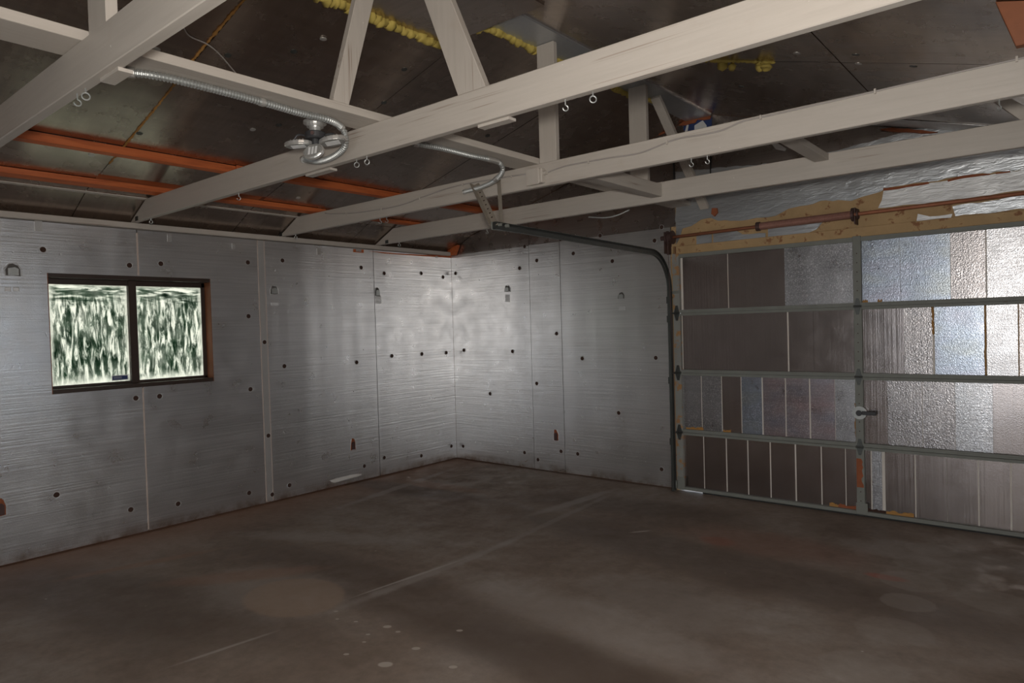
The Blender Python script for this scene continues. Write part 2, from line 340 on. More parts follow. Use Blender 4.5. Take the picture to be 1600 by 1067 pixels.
# back (gable) wall with the overhead door opening
DX0, DX1, DH = 2.80, 5.80, 2.134
wb = MB(); wb.box(-.15, DX0-.03, .03, .15, -.02, 2.46); wb.box(DX1+.03, W+.15, .03, .15, -.02, 2.46); wb.box(DX0-.03, DX1+.03, .03, .15, DH, 2.46)
wb.prism([(-.15, .03, 2.46), (W+.15, .03, 2.46), (W+.15, .03, roof_z(0)), (RX, .03, roof_z(RX)+.04), (-.15, .03, roof_z(0))], (0, .12, 0))
wall_b = obj('wall_back', wb, M['sheath'], kind=S, label='gable wall lined with silver foil boards beside and above the overhead door')
ZT = [hit(770, 391, 1, 0).z, hit(850, 380, 1, 0).z, hit(985, 363, 1, 0).z]
panel(wall_b, [(.002, 1.149-G, .012, ZT[0])], M['foil_back'], 1, 0, .03)
panel(wall_b, [(1.149+G, 1.548-G*.5, .012, ZT[1])], M['foil_back'], 1, -.003, .03)
panel(wall_b, [(1.548+G*.5, 2.775, .012, ZT[2])], M['foil_back'], 1, 0, .03)
def gable(x0, x1, z0, mat, name='foil_panel', y=0.004, top=None):
    xs = [x0] + ([RX] if x0 < RX < x1 else []) + [x1]
    tops = [(x, y, roof_z(x) - .002 if top is None else min(top, roof_z(x)-.002)) for x in reversed(xs)]
    return obj(name, MB().prism([(x0, y, z0), (x1, y, z0)] + tops, (0, .03-y, 0)), mat, wall_b)
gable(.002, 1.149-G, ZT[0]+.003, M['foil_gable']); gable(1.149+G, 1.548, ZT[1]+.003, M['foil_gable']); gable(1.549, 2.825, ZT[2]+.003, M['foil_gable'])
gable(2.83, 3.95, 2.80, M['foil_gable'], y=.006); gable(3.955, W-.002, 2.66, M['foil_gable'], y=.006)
obj('header_panel', MB().box(2.78, W-.002, .008, .03, 2.20, 2.62), M['tan'], wall_b)
def wallpoly(px, y, t, mat, name, par=wall_b, jag=0):
    pts = [hit(u, v, 1, y) for u, v in px]; out = []
    for i, p in enumerate(pts):
        q = pts[(i+1) % len(pts)]; out.append(p); n = int((q-p).length / .045) if jag else 0
        for k in range(1, n): out.append(p.lerp(q, k/n) + Vector((random.uniform(-jag, jag), 0, random.uniform(-jag, jag))))
    for p in out: p.y = y
    return obj(name, MB().prism(out, (0, t, 0)), mat, par)
# torn foil sheets over the tan board above the door
wallpoly([(1055,268),(1240,252),(1420,205),(1600,170),(1660,158),(1660,255),(1600,265),(1520,272),(1450,284),(1388,293),(1374,300),(1345,308),(1330,314),(1290,313),(1250,322),(1232,326),(1212,337),(1170,343),(1122,345),(1110,340),(1095,343),(1080,353),(1066,357),(1062,372),(1056,382)], 0, .004, M['foil_wrinkled'], 'torn_foil', jag=.006)
wallpoly([(1381,295),(1450,286),(1520,276),(1660,257),(1660,288),(1600,297),(1495,311),(1430,319),(1372,325),(1378,312)], -.003, .006, M['foil_white'], 'torn_foil', jag=.004)
wallpoly([(1488,322),(1560,312),(1660,296),(1660,318),(1600,326),(1493,338)], -.001, .004, M['foil_wrinkled'], 'torn_foil', jag=.006)
wallpoly([(1200,357),(1286,346),(1276,358),(1262,364),(1200,374)], -.001, .004, M['foil_wrinkled'], 'torn_foil', jag=.004)
wallpoly([(1434,334),(1452,338),(1488,334),(1486,340),(1432,346)], -.001, .004, M['foil_white'], 'torn_foil', jag=.004)
wallpoly([(1088,369),(1112,366),(1112,383),(1088,386)], -.001, .004, M['foil_wrinkled'], 'torn_foil', jag=.003)
wallpoly([(1114,364),(1150,360),(1160,366),(1196,364),(1196,374),(1114,384)], -.001, .004, M['foil_wrinkled'], 'torn_foil', jag=.005)
for px in ([(1380,294),(1402,292),(1450,284),(1452,287),(1405,295),(1380,298)], [(1480,281),(1500,275),(1545,271),(1548,273),(1502,279),(1481,284)], [(1555,270),(1578,267),(1579,269),(1556,272)]):
    wallpoly(px, -.007, .006, M['rust'], 'rust_stain', jag=.003)
hb = obj('header_board', MB().box(2.83, W-.002, -.012, .03, 2.125, 2.198), M['tan'], wall_b, bevel=.003)
obj('door_flashing', MB().box(2.84, DX1+.05, -.022, .03, 2.092, 2.124), M['steel'], wall_b)
# printed board end and foam showing at the peak of the gable
wallpoly([(1068,204),(1068,196),(1085,186),(1104,186),(1112,183),(1112,206)], -.004, .006, M['blue'], 'printed_label')
wallpoly([(1085,196),(1098,188),(1104,196),(1104,206),(1085,206)], -.006, .003, M['print_white'], 'printed_letter')
wallpoly([(1070,206),(1073,195),(1076,195),(1074,206)], -.006, .003, M['print_white'], 'printed_letter')
wallpoly([(1060,196),(1072,186),(1090,186),(1086,192),(1070,196)], -.012, .01, M['rust'], 'orange_foam', jag=.006)
wallpoly([(1086,182),(1110,179),(1110,186),(1090,187)], -.012, .01, M['rust'], 'orange_foam', jag=.006)
wallpoly([(1024,209),(1046,202),(1056,199),(1050,205),(1030,211)], -.012, .01, M['rust'], 'orange_foam', jag=.005)
wallpoly([(1374,202),(1395,199),(1440,203),(1465,206),(1440,208),(1392,205)], -.03, .03, M['rust'], 'orange_foam', jag=.004)
# unseen right and rear walls, with a window and doorway added for daylight
wr = MB(); RW0, RW1 = -4.05, -2.87
for a in ((YR-.15, RW0, -.02, 2.46), (RW1, .15, -.02, 2.46), (RW0, RW1, -.02, 1.0), (RW0, RW1, 2.0, 2.46)): wr.box(W, W+.15, *a)
obj('wall_right', wr, M['foil_back'], kind=S, label='foil lined side wall opposite the painted window')
rm = MB(); 
for a in ((-.15, 3.9, -.02, 2.46), (5.5, W+.15, -.02, 2.46), (3.9, 5.5, 2.1, 2.46)): rm.box(a[0], a[1], YR-.15, YR, a[2], a[3])
rm.prism([(-.15, YR, 2.46), (W+.15, YR, 2.46), (W+.15, YR, roof_z(0)), (RX, YR, roof_z(RX)+.04), (-.15, YR, roof_z(0))], (0, -.15, 0))
obj('wall_rear', rm, M['foil_back'], kind=S, label='rear gable wall with an added doorway that lets daylight in')
w2 = empty('added_window', (W, (RW0+RW1)/2, 1.0), kind=S, label='added unglazed window opposite the painted one, letting daylight in')
f2 = MB()
for a in ((RW0, RW1, 1.0, 1.05), (RW0, RW1, 1.95, 2.0), (RW0, RW0+.05, 1.05, 1.95), (RW1-.05, RW1, 1.05, 1.95), (-3.48, -3.44, 1.05, 1.95)): f2.box(W+.06, W+.10, *a)
obj('window_frame', f2, M['frame'], w2)
# ceiling: roof deck with foil boards under it
cm = MB()
cm.prism([(-.4, YR-.2, roof_z(-.4)+.03), (RX, YR-.2, roof_z(RX)+.03), (RX, YR-.2, roof_z(RX)+.15), (-.4, YR-.2, roof_z(-.4)+.15)], (0, -YR+.6, 0))
cm.prism([(W+.4, YR-.2, roof_z(W+.4)+.03), (RX, YR-.2, roof_z(RX)+.03), (RX, YR-.2, roof_z(RX)+.15), (W+.4, YR-.2, roof_z(W+.4)+.15)], (0, -YR+.6, 0))
ceil = obj('ceiling', cm, M['raw_y'], kind=S, label='low gable ceiling lined with dull foil boards')
def slope_panel(x0, x1, y0, y1, drop=0.0, mat=None):
    q = [(x0, y0, roof_z(x0)-drop), (x1, y0, roof_z(x1)-drop), (x1, y0, roof_z(x1)+.028), (x0, y0, roof_z(x0)+.028)]
    return obj('ceiling_panel', MB().prism(q, (0, y1-y0, 0)), mat or M['foil_ceiling'], ceil)
ys = [YR, -6.32, -5.10, -3.88, -2.66, -1.44, -.004]
XA, XB = .46, .93
for i in range(6):
    y0, y1 = ys[i]+G, ys[i+1]-G
    # the sheets stop short of the two purlins, leaving bare wood between
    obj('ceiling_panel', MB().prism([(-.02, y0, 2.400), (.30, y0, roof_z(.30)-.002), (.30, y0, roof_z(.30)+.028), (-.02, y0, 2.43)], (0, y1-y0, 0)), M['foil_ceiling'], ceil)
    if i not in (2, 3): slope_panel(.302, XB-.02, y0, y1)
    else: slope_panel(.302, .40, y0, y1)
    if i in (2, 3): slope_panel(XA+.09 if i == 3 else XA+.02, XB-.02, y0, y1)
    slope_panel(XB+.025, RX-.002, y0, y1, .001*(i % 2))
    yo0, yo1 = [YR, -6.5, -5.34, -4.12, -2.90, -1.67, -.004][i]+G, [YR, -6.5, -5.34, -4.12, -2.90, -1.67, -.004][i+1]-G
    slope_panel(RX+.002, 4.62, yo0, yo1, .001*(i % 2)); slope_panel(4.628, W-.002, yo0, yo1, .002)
zr = roof_z(2.70)
obj('ridge_panel', MB().prism([(2.70, YR, zr-.012), (3.44, YR, zr-.012), (3.44, YR, zr+.01), (2.70, YR, zr+.01)], (0, -2.73-YR, 0)), M['foil_ceiling'], ceil)
zr2 = roof_z(2.95)
obj('ridge_panel', MB().box(2.955, 3.185, -2.72, -.01, zr2-.012, zr2+.01), M['foil_wrinkled'], ceil)
def lumps(path, r, par, name='yellow_foam', drip=0, mat='foam'):
    P = spline(path, max(8, int(sum((Vector(path[i+1])-Vector(path[i])).length for i in range(len(path)-1))/.011)))
    ph = random.random()*50; R = [r*(.55+1.0*abs(noise.noise((i*.33+ph, 1.3, 0)))+.5*random.random()) for i in range(len(P))]
    R[0] *= .4; R[-1] *= .4
    P = [p + Vector((0, random.uniform(-.3, .3)*r, random.uniform(-.5, .3)*r - drip*abs(noise.noise((i*.21+ph, 7, 0))))) for i, p in enumerate(P)]
    m = MB(); m.tube(P, r, 8, rf=lambda i: R[i]); return obj(name, m, M[mat], par, smooth=True)
lumps([(2.69, -3.70, zr-.008), (2.69, -3.2, zr-.008), (2.69, -2.74, zr-.008)], .027, ceil, drip=.03)
lumps([(2.80, -2.715, zr+.02), (2.90, -2.66, zr2-.015), (2.95, -2.55, zr2-.012)], .022, ceil)
lumps([(2.95, -2.6, zr2-.012), (2.95, -1.8, zr2-.012), (2.95, -.95, zr2-.012)], .022, ceil)
lumps([(3.0, -.93, zr2-.012), (3.02, -.6, zr2-.014)], .016, ceil)
p0, p1 = roofR(1058, 92), roofR(1212, 97)
lumps([p0, p0.lerp(p1, .5), p1], .011, ceil)
for u in (1128, 1143, 1186, 1196): q = roofR(u, 97); lumps([q, q+Vector((.004, 0, -.02)), q+Vector((0, 0, -.045))], .024, ceil)
sm = [roofL(u, v) for u, v in ((385,-6),(300,95),(250,160),(170,256))]
lumps([p + Vector((0,0,-.002)) for p in sm], .006, ceil, name='seam_caulk', mat='foam_orange')
# ceiling fasteners: washers pressed into the boards
wm = MB().cyl((0,0,-.004), (0,0,.004), .019, 12); wash = None
for i, (u, v, side) in enumerate([(505,60,0),(632,108,0),(459,80,0),(245,77,0),(356,86,0),(218,208,0),(143,242,0),(95,305,0),(762,212,0),(395,202,0),(600,160,0),(436,195,0),(466,309,0),(680,380,0),(819,9,1),(1245,83,1),(1337,85,1),(1427,103,1),(1341,99,1),(1158,135,1),(1195,52,1)]):
    p = roofL(u, v) if side == 0 else roofR(u, v); p.z -= .003; rot = (0, -math.atan(SL) if side == 0 else math.atan(SL), 0)
    if wash is None: wash = obj('washer', MB().cyl(p+Vector((0,0,-.003)), p+Vector((0,0,.003)), .019, 12), M['alu'], ceil)
    else:
        o = copy_at(wash, p, ceil, rot)
        if i % 3: o.data = wash_dark
    if i == 0: wash_dark = wash.data.copy(); wash_dark.materials[0] = M['steel_dark']
# top plate along the left wall
tp = obj('trim_1', MB().box(0-.03, .055, YR, -.06, 2.356, 2.398), M['white_y'], kind=S, label='white top plate along the head of the window wall', bevel=.003)
obj('trim_2', MB().prism([(.0, -.058, 2.36), (.10, -.058, 2.36), (.16, -.058, 2.47), (.0, -.058, 2.44)], (0, .05, 0)), M['raw_y'], kind=S, label='bare orange block where the top plate meets the gable wall')
for px in ([(552,389),(568,390),(568,395),(552,394)], [(575,392),(620,396),(660,398),(728,400),(727,404),(690,402),(640,399),(600,396)]):
    pts = [hit(u, v, 0, .001) for u, v in px]; obj('bare_wood_edge', MB().prism(pts, (.004, 0, 0)), M['raw_y'], wall_l)
for (u, v, ww, hh) in ((60,353,.045,.075),(265,372,.035,.06),(365,385,.03,.05),(498,393,.04,.06),(560,391,.07,.03),(682,399,.035,.06)):
    p = hit(u, v, 0, .002); obj('metal_tab', MB().box(0, .005, p.y-ww/2, p.y+ww/2, p.z-hh/2, p.z+hh/2), M['tape'], wall_l)
# round fastener holes in the boards
LH = [(67,390),(202,414.5),(251,412),(387,410),(388,494),(391,608),(212,622),(249,619),(413,534.5),(444,572),(441,407),(564,418),(557,566),(600,427),(658,427),(692,433),(612,556),(659,553),(697,551),(88,773),(204,796),(278,787),(389,770),(419,680.5),(425,772.5),(452,758),(569,728),(600,715),(658,712),(705,697)]
BH = [(712,427),(725,547),(766,615),(724,697),(839,407),(812,419),(801,549),(870,521),(910,560),(1025,559),(957,408),(896,396),(876,374),(839,599),(967,645),(820,707),(841,718),(877,705),(903,709),(1034,733),(938,368),(1023,376),(1034,355),(820,385)]
for axis, L, par in ((0, LH, wall_l), (1, BH, wall_b)):
    first = rim = None; d = Vector((1,0,0)) if axis == 0 else Vector((0,-1,0))
    for (u, v) in L:
        p = hit(u, v, axis, 0.0); p += d*.004
        if first is None:
            first = obj('fastener_hole', MB().tube([p - d*.003, p + d*.001], .019, 14), M['hole'], par)
            cen = Vector(first.location) + wloc(par) - p
            ring = [p - d*.0005 + (Vector((0,1,0)) if axis == 0 else Vector((1,0,0)))*math.cos(k*math.pi/8)*.021 + Vector((0,0,1))*math.sin(k*math.pi/8)*.021 for k in range(17)]
            rim = obj('hole_rim', MB().tube(ring, .0016, 5, caps=False), M['foil_white'], first)
        else:
            q = p + cen; f = copy_at(first, q, par); r2 = copy_at(rim, (0,0,0), None); r2.parent = f; r2.location = rim.location
    
# cut-outs with electrical boxes
def cutout(axis, u, v, ww, hh, par, mat_in, name='box_cutout'):
    p = hit(u, v, axis, 0.0); e = Vector((0,1,0)) if axis == 0 else Vector((1,0,0)); d = Vector((1,0,0)) if axis == 0 else Vector((0,-1,0))
    p += d*.004
    def quad(w, h, jag=0):
        pts = []
        for (a, b) in ((-1,-1),(0,-1.0),(1,-1),(1.02,.2),(.55,.95),(.1,1.05),(-.5,1),(-1.0,.1)):
            pts.append(p + e*(w/2*a+random.uniform(-jag, jag)) + Vector((0,0,h/2*b+random.uniform(-jag, jag))))
        return pts
    o = obj(name, MB().prism(quad(ww, hh, .005), d*.003), mat_in, par)
    m = MB()                                                   # torn foil lip around it
    pts = quad(ww*1.12, hh*1.1, .004); pts.append(pts[0]); m.tube(pts, .0025, 5); obj('torn_edge', m, M['foil_white'], o)
    b = MB(); s = .72
    b.prism([p + d*.004 + e*(ww*s*a/2) + Vector((0,0,hh*s*c/2 - hh*.1)) for a, c in ((-1,-1),(1,-1),(1,.6),(.3,1),(-1,.7))], d*.006); obj('metal_box', b, M['galv'] if mat_in != M['rust'] else M['rust_dark'], o)
cutout(0, 20, 422, .085, .075, wall_l, M['recess']); cutout(0, 428, 453, .075, .07, wall_l, M['recess']); cutout(0, 589, 456, .06, .08, wall_l, M['recess'])
cutout(0, 551, 694, .055, .11, wall_l, M['rust']); cutout(0, 0, 793, .06, .11, wall_l, M['rust'])
cutout(1, 793, 451, .07, .06, wall_b, M['recess']); cutout(1, 971, 462, .07, .06, wall_b, M['recess']); cutout(1, 869, 680, .055, .11, wall_b, M['rust'])
def patch(axis, u, v, ww, hh, par, mat, name='foil_patch'):
    p = hit(u, v, axis, 0); 
    if axis == 0: m = MB().box(0, .004, p.y-ww/2, p.y+ww/2, p.z-hh/2, p.z+hh/2)
    else: m = MB().box(p.x-ww/2, p.x+ww/2, -.004, 0, p.z-hh/2, p.z+hh/2)
    return obj(name, m, mat, par, bevel=.0015)
patch(0, 429, 475, .075, .025, wall_l, M['foil_white']); patch(0, 591, 468, .075, .085, wall_l, M['foil_white']); patch(1, 793, 466, .06, .08, wall_b, M['foil_white']); patch(1, 972, 482, .07, .04, wall_b, M['foil_white'])
for u in (12, 25): patch(0, u, 452, .035, .03, wall_l, M['foil_white'])
pts = [hit(u, v, 0, .0005) for u, v in ((515,751),(525,747),(540,744),(552,741),(565,740),(563,743),(548,747),(530,752),(520,754))]
obj('white_scuff', MB().prism(pts, (.002, 0, 0)), M['scuff'], wall_l)

# window in the left wall
win = empty('window_1', (-.1, (WY0+WY1)/2, WZ0), kind=S, label='sliding window with dark brown frame, panes brushed with dark green paint')
rv = MB(); rv.box(-.15, -.001, WY1-.004, WY1+.0, WZ0, WZ1); obj('reveal', rv, M['reveal'], win)
rv = MB(); rv.box(-.15, -.001, WY0, WY0+.006, WZ0, WZ1); obj('reveal', rv, M['reveal'], win)
rv = MB(); rv.box(-.15, -.002, WY0, WY1, WZ1-.03, WZ1); obj('reveal', rv, M['frame'], win)
rv = MB(); rv.box(-.15, -.002, WY0, WY1, WZ0, WZ0+.03); obj('sill', rv, M['frame'], win)
FX0, FX1 = -.125, -.10
fr = MB()
for a in ((WY0, WY1, WZ0+.03, WZ0+.05), (WY0, WY1, 1.925, WZ1-.03), (WY0, WY0+.03, WZ0, WZ1), (-2.905, WY1, WZ0, WZ1)): fr.box(FX0, FX1, *a)
obj('window_frame', fr, M['frame'], win, bevel=.003)
obj('meeting_stile', MB().box(FX0-.005, FX1+.025, -3.487, -3.43, WZ0+.03, WZ1-.03), M['frame'], win, bevel=.003)
for i, (a, b) in enumerate(((-4.02, -3.484), (-3.433, -2.9))):
    pz = (WZ0+.045, 1.93) if i == 0 else (WZ0+.045, 1.93)
    pm = pane_material('painted_glass_%s' % 'ab'[i], a, b, pz[0], pz[1], i*3.7)
    pn = obj('window_pane', MB().box(-.116, -.112, a, b, *pz), pm, win, label='pane brushed with dark green paint over white')
    if i == 0:
        c0, c1 = hit(175, 595, 0, -.111), hit(200, 585, 0, -.111)
        obj('sticker', MB().box(-.112, -.1105, c0.y, c1.y, c0.z, c1.z), M['print_white'], pn)
        obj('sticker_print', MB().box(-.1105, -.110, c0.y+.004, c1.y-.004, c0.z+.006, c1.z-.006), M['blue'], pn)
        m = MB(); hh = c1.z - c0.z
        for k in range(2): m.box(-.110, -.1097, c0.y+.012, c0.y+.07, c0.z+hh*(.38+.22*k), c0.z+hh*(.44+.22*k))
        obj('sticker_lettering', m, M['print_white'], pn)

# ================================================================ OVERHEAD DOOR
S4 = DH / 4
door = empty('door_1', ((DX0+DX1)/2, .01, 0), kind=S, label='four-section overhead garage door with foil strips between grey-green steel rails')
def dx(u, v): return hit(u, v, 1, 0).x
STL = (4.286, 4.342)
strips = [  # per section from the top: (left px, right px, material) along its middle row; gap left shows the cream foam core
 (440, 3, [(1067,1136.5,'door_dark'),(1138,1226,'door_dark'),(1226,1336,'door_silver'),(1347,1406.5,'door_blue'),(1407,1485,'door_blue'),(1486,1540,'door_grain'),(1542.5,1602,'door_silver'),(1603,1660,'door_grain'),(1661,1760,'door_silver')]),
 (535, 2, [(1067,1230,'door_dark'),(1232.5,1271,'door_dark'),(1271.3,1336,'door_dark'),(1348,1412,'door_dark'),(1412.4,1457,'door_grain'),(1460.5,1538,'door_blue'),(1542,1590.5,'door_silver'),(1593,1660,'door_grain'),(1662,1760,'door_grain')]),
 (635, 1, [(1067,1095.5,'door_silver'),(1097,1127,'door_silver'),(1128.5,1157.5,'door_dark'),(1159,1190,'door_blue'),(1192.5,1226.5,'door_pink'),(1228.5,1264,'door_pink'),(1266.5,1304,'door_pink'),(1305,1337,'door_silver'),(1349,1386,'door_dark'),(1386.4,1440.5,'door_grain'),(1441.5,1492,'door_grain'),(1492.6,1551,'door_silver'),(1551.5,1610,'door_dark'),(1611,1680,'door_grain'),(1681,1760,'door_silver')]),
 (745, 0, [(1069,1099.5,'door_dark'),(1101,1134.5,'door_dark'),(1136.5,1168,'door_dark'),(1170,1203,'door_dark'),(1205,1242,'door_dark'),(1244.5,1282.5,'door_dark'),(1284.5,1320.5,'door_dark'),(1322,1339,'door_dark'),(1351,1360.5,'door_dark'),(1362.5,1378,'door_silver'),(1383,1429,'door_dark'),(1431,1479,'door_dark'),(1479.6,1527.5,'door_dark'),(1530,1578,'door_dark'),(1581,1625,'door_dark'),(1627,1690,'door_dark'),(1691,1760,'door_dark')])]
RH = .024
for v, k, L in strips:
    z0, z1 = k*S4, (k+1)*S4
    sec = empty('door_section', ((DX0+DX1)/2, .01, z0)); sec.parent = door; sec.location = Vector(sec.location) - Vector(door.location)
    obj('foam_core', MB().box(DX0+.02, DX1-.02, .012, .03, z0+.02, z1-.02), M['foam_cream'], sec)
    for (a, b, mt) in L:
        x0, x1 = dx(a, v), min(dx(b, v), DX1-.06)
        if x0 > DX1-.08: continue
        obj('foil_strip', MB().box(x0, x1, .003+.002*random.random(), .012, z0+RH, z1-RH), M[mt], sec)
    zb = z0 if k else .014
    m = MB(); m.box(DX0+.06, DX1-.06, -.022, .03, zb, zb+RH+.004); m.box(DX0+.06, DX1-.06, -.028, -.022, zb+RH-.006, zb+RH+.004); obj('rail', m, M['steel'], sec)
    if k < 3:
        m = MB(); m.box(DX0+.06, DX1-.06, -.022, .03, z1-RH, z1-.004); m.box(DX0+.06, DX1-.06, -.030, -.022, z1-.008, z1-.002); obj('rail', m, M['steel'], sec)
    obj('end_stile', MB().box(DX0, DX0+.062, -.03, .03, zb, z1-.002), M['jamb'], sec, bevel=.002)
    obj('end_stile', MB().box(DX1-.062, DX1, -.03, .03, zb, z1-.002), M['jamb'], sec, bevel=.002)
    m = MB(); m.box(STL[0], STL[1], -.026, .03, zb, z1-.002); st = obj('centre_stile', m, M['steel'], sec, bevel=.002)
    m = MB()
    for q in range(5):
        zz = z0 + .12 + q*.07; m.cyl((STL[0]+.028, -.0275, zz), (STL[0]+.028, -.025, zz), .004, 8)
    # (punched holes)
    obj('stile_holes', m, M['hole'], st)
for (u0, u1, v, k) in ((1455.5,1459.5,505,2),(1538.2,1541.5,535,2),(1591,1592.6,535,2),(1336,1338,672,1)):
    z0, z1 = k*S4, (k+1)*S4; x0, x1 = dx(u0, v), dx(u1, v); m = MB()
    zt, zb = (z1-RH, z0+RH) if v == 535 else ((z1-RH, z1-.22) if v == 505 else (.86, .60))
    P = [(( x0+x1)/2 + random.uniform(-.004, .004), .002, zt+(zb-zt)*i/14) for i in range(15)]
    R = [(x1-x0)*.5*random.uniform(.6, 1.3) for _ in P]; m.tube(P, .01, 6, rf=lambda i: R[i]); obj('glue_bead', m, M['foam_orange'], door, smooth=True)
for (u0, u1, v, mt) in ((1072,1099,669,'foam_orange'),(1130,1142,674,'foam_orange'),(1296,1310,792,'foam_orange'),(1310,1338,796,'rust'),(1352,1384,803,'hole'),(1385,1428,811,'foam_orange'),(1347,1356,470,'foam_orange'),(1371,1378,471,'foam_orange')):
    a, b = hit(u0, v, 1, .0), hit(u1, v, 1, .0); zc = (S4+RH+.012) if v < 700 and v > 600 else ((RH+.03) if v > 700 else 3*S4+RH+.01)
    m = MB(); n = 9; pl = [(a.x+(b.x-a.x)*i/n, .0, zc-.012) for i in range(n+1)] + [(b.x+(a.x-b.x)*i/n, .0, zc+random.uniform(.002, .02)) for i in range(n+1)]
    m.prism(pl, (0, .01, 0)); obj('glue_smear', m, M[mt], door)
obj('bottom_seal', MB().box(3.035, DX1-.06, -.012, .03, .0, .014), M['rubber'], door)
for k in (1, 2, 3): obj('joint_backing', MB().box(DX0+.06, DX1-.06, .0, .029, k*S4-.0039, k*S4-.0001), M['rubber'], door)  # black strips added behind the section gaps to keep the joint lines dark
p0 = hit(1346, 738, 1, 0).z
m = MB(); n = 10; pl = [(STL[0]+.002, -.027, p0-.11+.22*i/n) for i in range(n+1)] + [(STL[0]+.045+random.uniform(-.012, .008), -.027, p0+.11-.22*i/n) for i in range(n+1)]
obj('rust_patch', m.prism(pl, (0, -.001, 0)), M['rust'], door)
# hinges: A-shaped leaves above and below each joint, with a barrel
def hinge(x, z, name='hinge', s=1.0, y=-.028, mat='steel_dark'):
    m = MB()
    m.prism([(x-.024*s, y, z+.004), (x+.024*s, y, z+.004), (x+.009*s, y, z+.062*s), (x-.009*s, y, z+.062*s)], (0, -.004, 0))
    m.prism([(x-.024*s, y, z-.004), (x+.024*s, y, z-.004), (x+.009*s, y, z-.062*s), (x-.009*s, y, z-.062*s)], (0, -.004, 0))
    m.cyl((x-.027*s, y-.006, z), (x+.027*s, y-.006, z), .008*s, 10)
    for dz in (.045, -.045): m.cyl((x, y-.008, z+dz*s), (x, y, z+dz*s), .006, 8)
    return obj(name, m, M[mat], door)
for k in (1, 2, 3):
    hinge((STL[0]+STL[1])/2, k*S4)
    hinge(DX0+.035, k*S4, 'roller_hinge', 1.1, -.03)
    obj('roller', MB().cyl((DX0-.03, -.062, k*S4), (DX0+.03, -.055, k*S4), .008, 8).cyl((DX0-.03, -.062, k*S4), (DX0-.008, -.062, k*S4), .02, 14), M['steel_dark'], door, smooth=False)
obj('bottom_bracket', MB().box(DX0+.004, DX0+.075, -.038, -.03, .016, .13).box(DX0+.004, DX0+.012, -.07, -.03, .03, .1), M['steel'], door, bevel=.002)
obj('centre_foot_plate', MB().box(STL[0]-.005, STL[1]+.02, -.034, -.026, .02, .105), M['steel'], door, bevel=.002)
lk = hit(1343, 645, 1, -.03)
lock = obj('lock_plate', MB().cyl((lk.x, -.026, lk.z), (lk.x, -.034, lk.z), .05, 20).cyl((lk.x, -.034, lk.z), (lk.x, -.046, lk.z), .018, 14), M['galv'], door, label='round galvanised lock plate')
hx = hit(1369, 643, 1, -.045).x
obj('lock_handle', MB().box(lk.x+.02, hx, -.050, -.040, lk.z-.013, lk.z+.016).cyl((lk.x, -.046, lk.z), (lk.x, -.054, lk.z), .022, 12), M['black'], lock, bevel=.003)
# door track, near side, hangs from the third tie beam
TX = 2.775
trk = empty('door_track', (TX, -.07, 0), label='dark steel overhead door track curving from the gable wall to its hanger', cat='door track')
def cprofile(path, name):
    """open C-section swept along a path in the plane x = TX (mouth towards +x, the door)"""
    m = MB(); prof = [(.024, .024), (.024, .020), (.002, .020), (-.004, .012), (-.004, -.012), (.002, -.020), (.024, -.020), (.024, -.024), (.0, -.024), (-.008, -.015), (-.008, .015), (.0, .024)]
    P = [Vector(p) for p in path]; n = len(prof); vs = []; fs = []
    for i, p in enumerate(P):
        d = (P[min(i+1, len(P)-1)] - P[max(i-1, 0)]).normalized(); nn = Vector((1,0,0)).cross(d)
        vs += [p + Vector((a, 0, 0)) + nn*b for a, b in prof]
    for i in range(len(P)-1):
        for k in range(n): fs.append((i*n+k, i*n+(k+1) % n, (i+1)*n+(k+1) % n, (i+1)*n+k))
    fs += [tuple(range(n)), tuple(range((len(P)-1)*n, len(P)*n))]
    m.add(vs, fs); return obj(name, m, M['steel_dark'], trk)
cprofile([(TX, -.062, .004), (TX, -.062, 1.0), (TX, -.062, 1.80)], 'vertical_track')
rr = .33; curve = [(TX, -.062-rr+rr*math.cos(a), 1.80+rr*math.sin(a)) for a in [i*math.pi/2/14 for i in range(15)]]
cprofile(curve + [(TX, -1.0, 2.140), (TX, -2.43, 2.160)], 'horizontal_track')
for z in (.45, 1.0, 1.55, 1.72): obj('track_bracket', MB().box(TX-.012, TX-.004, -.085, .0, z-.03, z+.03).box(TX-.04, TX-.004, -.008, -.001, z-.03, z+.03), M['steel_dark'], trk)
obj('flag_bracket', MB().box(2.75, 2.86, -.034, -.03, 1.775, 1.80), M['steel'], trk)
# hanger: punched angle and strap bolted to the beam
a, b = hit(744, 288, 1, -2.228), Vector((TX-.004, -2.40, 2.165))
hg = obj('hanger_angle', MB().board(a, b, (1, .25, 0), .042, .004).board(a + Vector((-.02, -.02, 0)), b + Vector((-.02, -.02, 0)), (0, 1, 0), .036, .004), M['punched'], trk)
for k in range(8):
    q = a.lerp(b, .12+.1*k) ; nrm = (b-a).cross(Vector((1,.25,0))).normalized(); 
    if nrm.dot(FWD) > 0: nrm = -nrm
    obj('punched_hole', MB().cyl(q + nrm*.0015, q + nrm*.0035, .006, 8), M['hole'], hg)
a2 = hit(779, 277, 1, -2.225); b2 = Vector((TX+.01, -2.36, 2.175))
obj('hanger_strap', MB().board(a2, b2, (1, 0, 0), .028, .004), M['punched'], trk)
obj('end_stop', MB().box(TX-.012, TX-.006, -2.435, -2.32, 2.135, 2.185).cyl((TX+.02, -2.33, 2.165), (TX+.04, -2.33, 2.165), .012, 8).cyl((TX+.02, -2.40, 2.165), (TX+.04, -2.40, 2.165), .010, 8), M['steel'], trk)
